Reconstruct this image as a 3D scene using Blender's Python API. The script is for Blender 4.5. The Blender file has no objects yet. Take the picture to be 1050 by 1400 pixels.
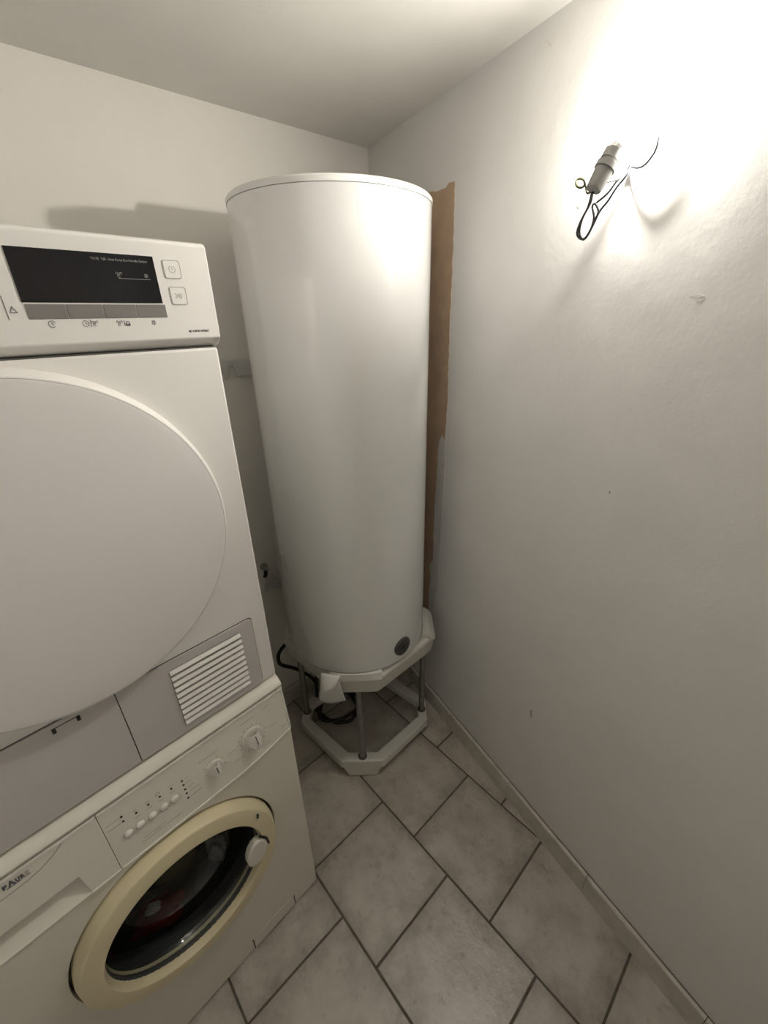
import bpy, bmesh, math, random
from math import sin, cos, pi, sqrt, atan2, radians
from mathutils import Vector, Matrix
from mathutils.geometry import tessellate_polygon
random.seed(7)
scene = bpy.context.scene
COL = scene.collection

# ---------------------------------------------------------------- camera
F_PX, PITCH, ROLL, CAM_H = 564.58, 0.4389, 0.0237, 1.6095
_f = Vector((0, cos(PITCH), -sin(PITCH))); _r0 = Vector((1, 0, 0)); _d0 = Vector((0, -sin(PITCH), -cos(PITCH)))
_r = _r0*cos(ROLL) + _d0*sin(ROLL); _d = -_r0*sin(ROLL) + _d0*cos(ROLL)
cam_data = bpy.data.cameras.new('camera'); cam = bpy.data.objects.new('camera', cam_data); COL.objects.link(cam)
cam_data.sensor_fit = 'VERTICAL'; cam_data.sensor_height = 36; cam_data.lens = F_PX*36/1400
cam_data.clip_start = 0.01
CAM = Vector((0, 0, CAM_H))
m3 = Matrix((( _r.x, -_d.x, -_f.x), (_r.y, -_d.y, -_f.y), (_r.z, -_d.z, -_f.z)))
cam.matrix_world = Matrix.Translation(CAM) @ m3.to_4x4()
scene.camera = cam

# ---------------------------------------------------------------- light and exposure
world = bpy.data.worlds.new('world'); scene.world = world; world.use_nodes = True
world.node_tree.nodes['Background'].inputs[0].default_value = (0.9, 0.92, 1, 1)
world.node_tree.nodes['Background'].inputs[1].default_value = 0.05
BULB_STRENGTH = 3800.0
vs = scene.view_settings
vs.view_transform = 'Standard'; vs.look = 'None'; vs.gamma = 1; vs.use_curve_mapping = False
vs.exposure = 0.07

# ---------------------------------------------------------------- pixel rays -> places on real surfaces
def ray(px, py):
    a, b = (px-525)/F_PX, (py-700)/F_PX
    return _r*a + _d*b + _f
def on_z(px, py, z):
    d = ray(px, py); return CAM + d*((z-CAM_H)/d.z)
def on_plane(px, py, p0, n):
    d = ray(px, py); return CAM + d*((p0-CAM).dot(n)/d.dot(n))
TILE = 0.305
A_F, A_R, A_B, PHI = 0.778, -0.5089, 0.8627, -0.8344     # directions of machine fronts, right wall, back wall, tile rows
def az(a): return Vector((sin(a), cos(a), 0))
def nz(a): return Vector((cos(a), -sin(a), 0))
UP = Vector((0, 0, 1))
N_R = nz(A_R)                       # points out of the room through the right wall
D_R = az(A_R)                       # along the right wall, away from the camera
N_B = -nz(A_B)                      # points out of the room through the back wall
D_B = az(A_B)                       # along the back wall, to the right
base_pt = on_z(740, 1150, 0)
P_R = base_pt + N_R*0.012           # a point of the right wall
C_BR = on_plane(503, 203, P_R, N_R) # back right corner at the ceiling
CEIL = C_BR.z
C_BR = Vector((C_BR.x, C_BR.y, 0))
W0 = on_z(433, 1205, 0)             # front right foot of the washing machine
XM, YM = az(A_F), -nz(A_F)          # along the machine front to the right, into the depth

# ---------------------------------------------------------------- materials
MATS = {}
def mat(name, col, rough=0.5, var=0.0, vscale=8, bump=0.0, bscale=200, bump2=0.0, b2scale=8, metal=0.0, spec=0.5, coat=0.0, rnd=0.0, detail=4):
    if name in MATS: return MATS[name]
    m = bpy.data.materials.new(name); m.use_nodes = True; nt = m.node_tree; N = nt.nodes; L = nt.links
    b = N['Principled BSDF']
    b.inputs['Base Color'].default_value = (*col, 1); b.inputs['Roughness'].default_value = rough
    b.inputs['Metallic'].default_value = metal; b.inputs['Specular IOR Level'].default_value = spec
    b.inputs['Coat Weight'].default_value = coat; b.inputs['Coat Roughness'].default_value = 0.035
    tc = N.new('ShaderNodeTexCoord')
    if var > 0 or rnd > 0:
        t = N.new('ShaderNodeTexNoise'); t.inputs['Scale'].default_value = vscale; t.inputs['Detail'].default_value = detail
        L.new(tc.outputs['Object'], t.inputs['Vector'])
        mr = N.new('ShaderNodeMapRange'); mr.inputs[1].default_value = 0.3; mr.inputs[2].default_value = 0.7
        mr.inputs[3].default_value = 1-var; mr.inputs[4].default_value = 1+var; L.new(t.outputs['Fac'], mr.inputs[0])
        fac = mr.outputs[0]
        if rnd > 0:
            oi = N.new('ShaderNodeObjectInfo'); m2 = N.new('ShaderNodeMapRange'); m2.inputs[3].default_value = 1-rnd; m2.inputs[4].default_value = 1+rnd
            L.new(oi.outputs['Random'], m2.inputs[0]); mm = N.new('ShaderNodeMath'); mm.operation = 'MULTIPLY'
            L.new(fac, mm.inputs[0]); L.new(m2.outputs[0], mm.inputs[1]); fac = mm.outputs[0]
        vm = N.new('ShaderNodeVectorMath'); vm.operation = 'SCALE'; vm.inputs[0].default_value = col
        L.new(fac, vm.inputs['Scale']); L.new(vm.outputs[0], b.inputs['Base Color'])
    prev = None
    for s, sc in ((bump, bscale), (bump2, b2scale)):
        if s > 0:
            t = N.new('ShaderNodeTexNoise'); t.inputs['Scale'].default_value = sc; t.inputs['Detail'].default_value = 3
            L.new(tc.outputs['Object'], t.inputs['Vector'])
            bp = N.new('ShaderNodeBump'); bp.inputs['Strength'].default_value = s; bp.inputs['Distance'].default_value = 0.3/sc
            L.new(t.outputs['Fac'], bp.inputs['Height'])
            if prev: L.new(prev.outputs[0], bp.inputs['Normal'])
            prev = bp
    if prev: L.new(prev.outputs[0], b.inputs['Normal'])
    MATS[name] = m
    return m
def emis(name, col, strength):
    m = bpy.data.materials.new(name); m.use_nodes = True; b = m.node_tree.nodes['Principled BSDF']
    b.inputs['Base Color'].default_value = (*col, 1); b.inputs['Emission Color'].default_value = (*col, 1)
    b.inputs['Emission Strength'].default_value = strength; MATS[name] = m; return m

M_WALL_R = mat('painted_plaster_right', (0.82, 0.805, 0.785), 0.6, 0.025, 5, 0.16, 130, 0.10, 9)
M_WALL_B = mat('painted_plaster_back', (0.87, 0.84, 0.785), 0.6, 0.02, 5, 0.10, 130, 0.06, 9)
M_BOUNCE_WHITE = mat('bounce_white_paint', (0.93, 0.92, 0.90), 0.6, 0.01, 5, 0.05, 130)  # for the unseen walls only, whitened to bounce more light into the room
M_CEIL = mat('ceiling_paint', (0.80, 0.785, 0.735), 0.7, 0.03, 4, 0.14, 140, 0.05, 9)
M_BARE = mat('bare_plasterboard', (0.54, 0.39, 0.27), 0.85, 0.10, 22, 0.3, 160)
M_FILL = mat('filler', (0.72, 0.70, 0.675), 0.8, 0.08, 20, 0.35, 90)
M_SKIRT = mat('skirting_paint', (0.62, 0.585, 0.52), 0.45, 0.10, 25, 0.1, 90)
M_GROUT = mat('grout', (0.13, 0.115, 0.095), 0.9, 0.25, 30, 0.4, 250)
M_HEATER = mat('heater_enamel', (0.82, 0.825, 0.81), 0.5, 0.0, 4, coat=1.0, spec=0.2)
M_HEATER.node_tree.nodes['Principled BSDF'].inputs['Coat IOR'].default_value = 2.4
M_CAP = mat('heater_cap_plastic', (0.82, 0.815, 0.79), 0.25)
M_STAND = mat('stand_plastic', (0.68, 0.665, 0.61), 0.4, 0.04, 20, 0.05, 120)
M_ROD = mat('galvanised_rod', (0.32, 0.31, 0.30), 0.38, 0.15, 40, metal=0.9)
M_BLACK = mat('black_rubber', (0.012, 0.012, 0.013), 0.5)
M_DRYER = mat('dryer_enamel', (0.82, 0.80, 0.765), 0.35, 0.01, 5, 0.03, 300)
M_DRYER_DOOR = mat('dryer_door_plastic', (0.77, 0.745, 0.725), 0.33, 0.01, 6, 0.03, 260)
M_DRYER_DOOR_SHADED = mat('dryer_door_plastic_shaded', (0.58, 0.56, 0.545), 0.38, 0.01, 6, 0.03, 260)  # door plastic darkened: dimmer light on the lower front put into the colour
M_GLASSBLK = mat('display_glass', (0.010, 0.011, 0.013), 0.12)
M_KEYGREY = mat('grey_keys', (0.20, 0.19, 0.18), 0.45)
M_INK = mat('grey_print', (0.10, 0.10, 0.105), 0.6)
M_INK_L = mat('pale_print', (0.30, 0.30, 0.29), 0.5)
M_INK_S = mat('soft_print', (0.42, 0.40, 0.36), 0.6)
M_GROOVE = mat('dark_groove', (0.10, 0.095, 0.085), 0.8)
M_WASH = mat('washer_enamel', (0.80, 0.775, 0.68), 0.38, 0.015, 6, 0.03, 300)
M_WASH_P = mat('washer_plastic', (0.80, 0.775, 0.685), 0.4, 0.015, 6, 0.05, 320)
M_WASH_D = mat('yellowed_plastic', (0.78, 0.69, 0.46), 0.42, 0.03, 7, 0.03, 300)
M_KNOB = mat('knob_plastic', (0.80, 0.79, 0.73), 0.3)
M_DRUM = mat('drum_steel', (0.13, 0.13, 0.13), 0.45, metal=0.6)
M_GASKET = mat('gasket_rubber', (0.06, 0.06, 0.058), 0.5)
M_PAPER = mat('paper', (0.80, 0.79, 0.77), 0.8, 0.03, 30)
M_SOCK = mat('socket_plastic', (0.24, 0.235, 0.225), 0.5, 0.05, 60)
M_WIRE_G = mat('grey_wire', (0.012, 0.012, 0.013), 0.45)
M_WIRE_B = mat('blue_wire', (0.010, 0.013, 0.022), 0.45)
M_WIRE_E = mat('earth_wire', (0.05, 0.05, 0.012), 0.45)
M_STEEL = mat('zinc_steel', (0.45, 0.44, 0.42), 0.4, metal=0.8)
M_BRACKET = mat('painted_bracket', (0.60, 0.595, 0.575), 0.5)
M_BADGE = mat('badge_plastic', (0.06, 0.06, 0.058), 0.4)
M_BADGE_R = mat('badge_rim', (0.09, 0.09, 0.085), 0.35)
M_BULB = emis('lit_filament', (1.0, 0.955, 0.885), BULB_STRENGTH)

def tile_material():
    m = bpy.data.materials.new('stone_tile'); m.use_nodes = True; nt = m.node_tree; N = nt.nodes; L = nt.links
    b = N['Principled BSDF']; tc = N.new('ShaderNodeTexCoord'); oi = N.new('ShaderNodeObjectInfo')
    add = N.new('ShaderNodeVectorMath'); add.operation = 'ADD'
    sc = N.new('ShaderNodeVectorMath'); sc.operation = 'SCALE'; sc.inputs[0].default_value = (7, 13, 5)
    L.new(oi.outputs['Random'], sc.inputs['Scale']); L.new(tc.outputs['Object'], add.inputs[0]); L.new(sc.outputs[0], add.inputs[1])
    n1 = N.new('ShaderNodeTexNoise'); n1.inputs['Scale'].default_value = 9; n1.inputs['Detail'].default_value = 6; n1.inputs['Roughness'].default_value = 0.65
    n2 = N.new('ShaderNodeTexNoise'); n2.inputs['Scale'].default_value = 26; n2.inputs['Detail'].default_value = 5; n2.inputs['Distortion'].default_value = 0.3; n2.inputs['Roughness'].default_value = 0.7
    for n in (n1, n2): L.new(add.outputs[0], n.inputs['Vector'])
    r = N.new('ShaderNodeValToRGB'); e = r.color_ramp.elements
    e[0].position = 0.30; e[0].color = (0.38, 0.345, 0.30, 1); e[1].position = 0.72; e[1].color = (0.62, 0.58, 0.515, 1)
    x = e.new(0.5); x.color = (0.53, 0.49, 0.43, 1)
    L.new(n1.outputs['Fac'], r.inputs[0])
    r2 = N.new('ShaderNodeValToRGB'); e = r2.color_ramp.elements
    e[0].position = 0.28; e[0].color = (0.60, 0.57, 0.53, 1); e[1].position = 0.44; e[1].color = (1, 1, 1, 1)
    L.new(n2.outputs['Fac'], r2.inputs[0])
    mx = N.new('ShaderNodeMix'); mx.data_type = 'RGBA'; mx.blend_type = 'MULTIPLY'; mx.inputs[0].default_value = 0.75
    L.new(r.outputs[0], mx.inputs[6]); L.new(r2.outputs[0], mx.inputs[7])
    # worn darker borders of the stone print, broken up by noise
    sx = N.new('ShaderNodeSeparateXYZ'); L.new(tc.outputs['Object'], sx.inputs[0])
    ab = [N.new('ShaderNodeMath') for _ in range(2)]
    for k in range(2): ab[k].operation = 'ABSOLUTE'; L.new(sx.outputs[k], ab[k].inputs[0])
    mxx = N.new('ShaderNodeMath'); mxx.operation = 'MAXIMUM'; L.new(ab[0].outputs[0], mxx.inputs[0]); L.new(ab[1].outputs[0], mxx.inputs[1])
    n3 = N.new('ShaderNodeTexNoise'); n3.inputs['Scale'].default_value = 16; n3.inputs['Detail'].default_value = 6; n3.inputs['Roughness'].default_value = 0.7; L.new(add.outputs[0], n3.inputs['Vector'])
    ma = N.new('ShaderNodeMath'); ma.operation = 'MULTIPLY_ADD'; ma.inputs[1].default_value = 0.16; L.new(n3.outputs['Fac'], ma.inputs[0]); L.new(mxx.outputs[0], ma.inputs[2])
    me_ = N.new('ShaderNodeMapRange'); me_.inputs[1].default_value = 0.185; me_.inputs[2].default_value = 0.250; me_.inputs[3].default_value = 0.0; me_.inputs[4].default_value = 0.55; L.new(ma.outputs[0], me_.inputs[0])
    mb = N.new('ShaderNodeMix'); mb.data_type = 'RGBA'; mb.inputs[7].default_value = (0.21, 0.185, 0.155, 1); L.new(me_.outputs[0], mb.inputs[0]); L.new(mx.outputs[2], mb.inputs[6])
    L.new(mb.outputs[2], b.inputs['Base Color'])
    b.inputs['Roughness'].default_value = 0.30; b.inputs['Specular IOR Level'].default_value = 0.6
    bp = N.new('ShaderNodeBump'); bp.inputs['Strength'].default_value = 0.35; bp.inputs['Distance'].default_value = 0.004
    L.new(n2.outputs['Fac'], bp.inputs['Height'])
    bp2 = N.new('ShaderNodeBump'); bp2.inputs['Strength'].default_value = 0.25; bp2.inputs['Distance'].default_value = 0.012
    L.new(n1.outputs['Fac'], bp2.inputs['Height']); L.new(bp.outputs[0], bp2.inputs['Normal']); L.new(bp2.outputs[0], b.inputs['Normal'])
    return m
M_TILE = tile_material()
def glass_material(name, tint, alpha_rough=0.02, f0=0.045):
    m = bpy.data.materials.new(name); m.use_nodes = True; nt = m.node_tree; N = nt.nodes; L = nt.links
    N.remove(N['Principled BSDF']); out = N['Material Output']
    tr = N.new('ShaderNodeBsdfTransparent'); tr.inputs[0].default_value = (*tint, 1)
    gl = N.new('ShaderNodeBsdfGlossy'); gl.inputs['Roughness'].default_value = alpha_rough; gl.inputs[0].default_value = (1, 1, 1, 1)
    lw = N.new('ShaderNodeLayerWeight'); lw.inputs[0].default_value = 0.5
    pw = N.new('ShaderNodeMath'); pw.operation = 'POWER'; pw.inputs[1].default_value = 5; L.new(lw.outputs['Facing'], pw.inputs[0])
    fr = N.new('ShaderNodeMath'); fr.operation = 'MULTIPLY_ADD'; fr.inputs[1].default_value = 0.9; fr.inputs[2].default_value = f0; L.new(pw.outputs[0], fr.inputs[0])
    mx = N.new('ShaderNodeMixShader'); L.new(fr.outputs[0], mx.inputs[0]); L.new(tr.outputs[0], mx.inputs[1]); L.new(gl.outputs[0], mx.inputs[2])
    L.new(mx.outputs[0], out.inputs[0]); return m
M_PORTHOLE = glass_material('porthole_glass', (0.66, 0.68, 0.67))
M_FILM = glass_material('clear_film', (0.985, 0.985, 0.98), 0.16, 0.11)
def bulb_glass_material():
    m = bpy.data.materials.new('bulb_glass'); m.use_nodes = True; nt = m.node_tree; N = nt.nodes; L = nt.links
    N.remove(N['Principled BSDF']); out = N['Material Output']
    tr = N.new('ShaderNodeBsdfTransparent'); tr.inputs[0].default_value = (0.97, 0.97, 0.965, 1)
    tl = N.new('ShaderNodeBsdfTranslucent'); tl.inputs[0].default_value = (0.9, 0.9, 0.9, 1)
    mx = N.new('ShaderNodeMixShader'); mx.inputs[0].default_value = 0.018
    L.new(tr.outputs[0], mx.inputs[1]); L.new(tl.outputs[0], mx.inputs[2]); L.new(mx.outputs[0], out.inputs[0]); return m
M_BULBGLASS = bulb_glass_material()

# ---------------------------------------------------------------- geometry helpers
def link(o, parent=None, kind=None):
    COL.objects.link(o)
    if parent: o.parent = parent
    if kind: o['kind'] = kind
    return o
def tag(o, label, cat=None, group=None, kind=None):
    o['label'] = label
    if cat: o['category'] = cat
    if group: o['group'] = group
    if kind: o['kind'] = kind
    return o
def empty(name, loc, rz=0.0, label=None, cat=None):
    o = bpy.data.objects.new(name, None); o.location = loc; o.rotation_euler = (0, 0, rz); o.empty_display_size = 0.05
    COL.objects.link(o)
    if label: tag(o, label, cat)
    return o
def from_bm(name, bm, material, parent=None, bevel=0.0, seg=2, smooth=False, kind=None, ang=40):
    bmesh.ops.recalc_face_normals(bm, faces=bm.faces[:])
    me = bpy.data.meshes.new(name); bm.to_mesh(me); bm.free()
    me.materials.append(material)
    o = bpy.data.objects.new(name, me); link(o, parent, kind)
    if smooth or bevel:
        for p in me.polygons: p.use_smooth = True
        try: me.set_sharp_from_angle(angle=radians(ang))
        except Exception: pass
    if bevel:
        md = o.modifiers.new('bevel', 'BEVEL'); md.width = bevel; md.segments = seg; md.limit_method = 'ANGLE'; md.angle_limit = radians(35)
        md.harden_normals = False
    if (smooth or bevel) and material is not M_TILE:
        wn = o.modifiers.new('normals', 'WEIGHTED_NORMAL'); wn.keep_sharp = True; wn.weight = 80
    return o
def box(bm, x0, x1, y0, y1, z0, z1):
    v = [bm.verts.new(p) for p in ((x0,y0,z0),(x1,y0,z0),(x1,y1,z0),(x0,y1,z0),(x0,y0,z1),(x1,y0,z1),(x1,y1,z1),(x0,y1,z1))]
    for f in ((0,3,2,1),(4,5,6,7),(0,1,5,4),(1,2,6,5),(2,3,7,6),(3,0,4,7)): bm.faces.new([v[i] for i in f])
def bbox(name, x0, x1, y0, y1, z0, z1, material, parent=None, bevel=0.0, seg=2):
    bm = bmesh.new(); box(bm, x0, x1, y0, y1, z0, z1); return from_bm(name, bm, material, parent, bevel, seg)
def prism(bm, loops, to3, d0, d1):
    """solid between depth d0 and d1 of a flat shape: loops[0] outline, others holes; to3(u, v, d) -> point"""
    pts = [p for l in loops for p in l]
    tris = tessellate_polygon([[Vector((p[0], p[1], 0)) for p in l] for l in loops])
    a = [bm.verts.new(to3(p[0], p[1], d0)) for p in pts]; b = [bm.verts.new(to3(p[0], p[1], d1)) for p in pts]
    if len(loops) == 1:
        bm.faces.new(a); bm.faces.new(b)
    else:
        for t in tris:
            for s in (a, b):
                try: bm.faces.new([s[i] for i in t])
                except ValueError: pass
    k = 0
    for l in loops:
        n = len(l)
        for i in range(n):
            j = (i+1) % n
            bm.faces.new((a[k+i], a[k+j], b[k+j], b[k+i]))
        k += n
XZ = lambda u, v, d: (u, d, v)          # shapes standing on a machine front
XY = lambda u, v, d: (u, v, d)
def flat(name, loops, to3, d0, d1, material, parent=None, bevel=0.0, seg=2, smooth=False):
    bm = bmesh.new(); prism(bm, loops, to3, d0, d1); return from_bm(name, bm, material, parent, bevel, seg, smooth)
def circle(cx, cz, r, n=64, a0=0.0):
    return [(cx+r*cos(a0+2*pi*i/n), cz+r*sin(a0+2*pi*i/n)) for i in range(n)]
def rrect(x0, x1, z0, z1, r, n=4):
    p = []
    for cx, cz, a in ((x1-r, z1-r, 0), (x0+r, z1-r, pi/2), (x0+r, z0+r, pi), (x1-r, z0+r, 1.5*pi)):
        p += [(cx+r*cos(a+pi/2*i/n), cz+r*sin(a+pi/2*i/n)) for i in range(n+1)]
    return p
def lathe(bm, prof, n=64, to=None, close=False):
    """profile (r, h) turned about an axis; to(x, y, h) places a point"""
    to = to or (lambda x, y, h: (x, y, h))
    rings = []
    for r, h in prof:
        if r < 1e-6: rings.append([bm.verts.new(to(0, 0, h))])
        else: rings.append([bm.verts.new(to(r*cos(2*pi*i/n), r*sin(2*pi*i/n), h)) for i in range(n)])
    prs = list(zip(rings, rings[1:]))
    if close: prs.append((rings[-1], rings[0]))
    for a, b in prs:
        for i in range(n):
            j = (i+1) % n
            q = [a[i % len(a)], a[j % len(a)], b[j % len(b)], b[i % len(b)]]
            u = []
            for v in q:
                if v not in u: u.append(v)
            if len(u) > 2:
                try: bm.faces.new(u)
                except ValueError: pass
def catmull(pts, k=8):
    P = [Vector(p) for p in pts]; P = [2*P[0]-P[1]] + P + [2*P[-1]-P[-2]]; out = []
    for i in range(1, len(P)-2):
        for j in range(k):
            t = j/k; a, b, c, d = P[i-1:i+3]
            out.append(0.5*((2*b)+(c-a)*t+(2*a-5*b+4*c-d)*t*t+(3*b-a-3*c+d)*t**3))
    out.append(P[-2]); return out
def tube(bm, pts, r, n=10, k=8, smooth_pts=True):
    P = catmull(pts, k) if smooth_pts else [Vector(p) for p in pts]
    ref = None; rings = []
    for i, p in enumerate(P):
        t = (P[min(i+1, len(P)-1)] - P[max(i-1, 0)]).normalized()
        if ref is None: ref = t.orthogonal().normalized()
        ref = (ref - t*ref.dot(t)).normalized(); b = t.cross(ref)
        rings.append([bm.verts.new(p + (ref*cos(2*pi*j/n)+b*sin(2*pi*j/n))*r) for j in range(n)])
    for a, b in zip(rings, rings[1:]):
        for j in range(n): bm.faces.new((a[j], a[(j+1) % n], b[(j+1) % n], b[j]))
    bm.faces.new(rings[0][::-1]); bm.faces.new(rings[-1])
def wire(name, pts, r, material, parent=None, n=8, k=8):
    bm = bmesh.new(); tube(bm, pts, r, n, k); return from_bm(name, bm, material, parent, smooth=True, ang=60)
def text(name, s, size, loc, parent, material, rot=(pi/2, 0, 0), width=None, ext=0.0002, bold=0.0, align='LEFT', shear=0.0):
    c = bpy.data.curves.new(name, 'FONT'); c.body = s; c.size = size; c.extrude = ext; c.offset = bold; c.resolution_u = 2
    c.align_x = align; c.shear = shear
    t = bpy.data.objects.new(name, c); COL.objects.link(t)
    dg = bpy.context.evaluated_depsgraph_get(); me = bpy.data.meshes.new_from_object(t.evaluated_get(dg))
    COL.objects.unlink(t); bpy.data.objects.remove(t)
    if width and len(me.vertices):
        xs = [v.co.x for v in me.vertices]; k = width/(max(xs)-min(xs)); x0 = min(xs)
        for v in me.vertices: v.co.x = (v.co.x-x0)*k
    me.materials.clear(); me.materials.append(material)
    o = bpy.data.objects.new(name, me); o.location = loc; o.rotation_euler = rot; link(o, parent); return o

# ---------------------------------------------------------------- the room
def wall_line(p, n): return (p, n)
def meet(p1, d1, p2, d2):
    k = d1.x*d2.y - d1.y*d2.x; w = p2-p1; t = (w.x*d2.y - w.y*d2.x)/k; return p1 + d1*t
P_L = W0 - XM*0.665                     # the left wall passes just beyond the machines
C_BL = meet(C_BR, D_B, P_L, N_B)
P_F = -N_B*0.62                         # the front wall is behind the camera
C_FL = meet(P_L, N_B, P_F, D_B); C_FR = meet(P_R, D_R, P_F, D_B)
for c in (C_BL, C_FL, C_FR): c.z = 0
ROOM = [C_BR, C_BL, C_FL, C_FR]
T = 0.1
def slab(name, a, b, out, material, z0=0.0, z1=CEIL, ext=T):
    d = (b-a).normalized(); bm = bmesh.new()
    q = [a-d*0, b+d*0, b+d*0+out*T, a-d*0+out*T]
    prism(bm, [[(p.x, p.y) for p in q]], XY, z0, z1); return from_bm(name, bm, material, kind='structure')
E_ = 0.0
wall_back = slab('wall_back', C_BL - D_B*0, C_BR + D_B*0.25, N_B, M_WALL_B)
tag(wall_back, 'cream painted plaster wall behind the machines and the water heater')
wall_right = slab('wall_right', C_FR - D_R*0.1, C_BR + D_R*0.0, N_R, M_WALL_R)
tag(wall_right, 'pale painted plaster wall carrying the bare light bulb')
wall_left = slab('wall_left', C_FL - N_B*0.1, C_BL + N_B*0.1, -D_B, M_BOUNCE_WHITE)
tag(wall_left, 'unseen plaster wall, whitened to bounce light, at the far side of the machines')
door_a, door_b = C_FL + D_B*0.25, C_FL + D_B*1.0
for nm, a, b, z0, z1 in (('wall_front', C_FL, door_a, 0, CEIL), ('wall_front', door_b, C_FR + D_B*0.1, 0, CEIL), ('wall_front', door_a, door_b, 2.02, CEIL)):
    tag(slab(nm, a, b, -N_B, M_BOUNCE_WHITE, z0, z1), 'unseen wall, whitened to bounce light, around the doorway behind the viewer')
dr = slab('door_1', door_a + D_B*0.003, door_b - D_B*0.003, -N_B*0.4, mat('door_wood', (0.60, 0.54, 0.46), 0.5, 0.1, 8), 0.004, 2.017); tag(dr, 'plain brown door behind the viewer')
bm = bmesh.new(); pr = [p + (p - (C_BR+C_FL)/2).normalized()*0.2 for p in ROOM]
prism(bm, [[(p.x, p.y) for p in pr]], XY, CEIL, CEIL+0.1); tag(from_bm('ceiling', bm, M_CEIL, kind='structure'), 'low white painted ceiling')
# floor: a grout bed with every tile on it
bm = bmesh.new(); prism(bm, [[(p.x, p.y) for p in pr]], XY, -0.08, -0.0025)
floor = tag(from_bm('floor', bm, M_GROUT, kind='structure'), 'grey stone-look tiled floor with dark joints')
def clip(poly, p, n):
    out = []
    for i in range(len(poly)):
        a, b = poly[i], poly[(i+1) % len(poly)]; da, db = (a-p).dot(n), (b-p).dot(n)
        if da <= 0: out.append(a)
        if da*db < 0: out.append(a + (b-a)*(da/(da-db)))
    return out
AX = Vector((cos(PHI), sin(PHI), 0)); NX = Vector((-sin(PHI), cos(PHI), 0))
J = 0.0028
for row in range(-6, 8):
    off = 0.0 if row % 2 else 0.516
    for k in range(-9, 10):
        u0 = (-2.3106+off+k)*TILE; v0 = (0.9615+row-1)*TILE
        poly = [AX*u+NX*v for u, v in ((u0+J, v0+J), (u0+TILE-J, v0+J), (u0+TILE-J, v0+TILE-J), (u0+J, v0+TILE-J))]
        for p, n in ((P_R-N_R*0.001, N_R), (C_BR-N_B*0.001, N_B), (P_L+D_B*0.001, -D_B), (P_F+N_B*0.001, -N_B)):
            poly = clip(poly, p, n)
            if len(poly) < 3: break
        if len(poly) < 3: continue
        c = sum(poly, Vector())/len(poly)
        if max((p-c).length for p in poly) < 0.02: continue
        bm = bmesh.new(); prism(bm, [[((p-c).dot(AX), (p-c).dot(NX)) for p in poly]], XY, -0.006, 0.0)
        o = from_bm('tile', bm, M_TILE, floor, bevel=0.0016, seg=2); o.location = c; o.rotation_euler = (0, 0, PHI)
# skirting boards
J_R = on_z(691, 1090, 0).dot(D_R); J_STEP = abs(J_R - on_z(797, 1217, 0).dot(D_R))
def skirt_piece(bm, a, b, n, h, t, back):
    prof = [(back, 0.0005), (t, 0.0005), (t, h-0.004), (t-0.0015, h-0.001), (t-0.004, h), (back, h)]
    A = [bm.verts.new(a - n*u + UP*v) for u, v in prof]; B = [bm.verts.new(b - n*u + UP*v) for u, v in prof]
    m = len(prof); bm.faces.new(A); bm.faces.new(B)
    for i in range(m): bm.faces.new((A[i], A[(i+1) % m], B[(i+1) % m], B[i]))
def skirting(name, a, b, n, h, t, label, joint, step):
    d = (b-a).normalized(); bm = bmesh.new()
    skirt_piece(bm, a, b, n, h-0.003, 0.004, 0.0005)
    root = from_bm(name, bm, M_GROUT, kind='structure'); tag(root, label)
    x0, x1 = a.dot(d), b.dot(d); cuts = [x0] + sorted(c for c in (joint + step*k for k in range(-12, 13)) if x0+0.03 < c < x1-0.03) + [x1]
    for c0, c1 in zip(cuts, cuts[1:]):
        bm = bmesh.new(); skirt_piece(bm, a + d*(c0-x0+0.0008), a + d*(c1-x0-0.0008), n, h, t, 0.0042)
        from_bm('plinth_tile', bm, M_SKIRT, root, smooth=True, ang=25)
skirting('baseboard_right', C_FR, C_BR - D_R*0.017, N_R, 0.084, 0.0145, 'narrow beige skirting along the right wall', J_R, J_STEP)
skirting('baseboard_back', C_BL + D_B*0.02, C_BR - D_B*0.001, N_B, 0.084, 0.0145, 'skirting in shadow along the back wall', 0.1, J_STEP)

# marks and patches on the right wall
def wall_patch(name, px, material, parent, plane_p, plane_n, proud, label=None):
    pts = [on_plane(x, y, plane_p, plane_n) for x, y in px]
    bm = bmesh.new(); a = [bm.verts.new(p - plane_n*0.0) for p in pts]; b = [bm.verts.new(p - plane_n*proud) for p in pts]
    tr = tessellate_polygon([[Vector((p.dot(plane_n.cross(UP)), p.z, 0)) for p in pts]])
    for t in tr: bm.faces.new([b[i] for i in t])
    n = len(pts)
    for i in range(n): bm.faces.new((a[i], a[(i+1) % n], b[(i+1) % n], b[i]))
    o = from_bm(name, bm, material, parent)
    if label: o['label'] = label
    return o
def jag(p, amp=0.8, step=6):
    out = []
    for i in range(len(p)-1):
        (x0, y0), (x1, y1) = p[i], p[i+1]; n = max(1, int(math.hypot(x1-x0, y1-y0)/step))
        for j in range(n):
            t = j/n; out.append((x0+(x1-x0)*t+random.uniform(-amp, amp)*(j > 0), y0+(y1-y0)*t+random.uniform(-amp, amp)*(j > 0)))
    out.append(p[-1]); return out
edge = jag([(560, 263), (598, 262), (610, 257), (614, 250), (622, 248), (622, 266), (620, 330), (616.5, 420), (614, 480), (611.5, 560), (609, 602), (604.5, 596), (600, 604), (597.5, 650), (594, 700), (592, 765), (587, 774), (588.5, 790), (586, 812), (586.5, 832), (579, 838)], 0.6)
wall_patch('bare_plasterboard_strip', edge + [(560, 838)], M_BARE, wall_right, P_R, N_R, 0.0012, 'brown unpainted plasterboard strip beside the water heater')
fe = jag([(604.5, 595.5), (609, 602), (608, 640), (606, 690), (602, 740), (598, 790), (594, 828), (584, 845)], 0.9)
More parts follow.
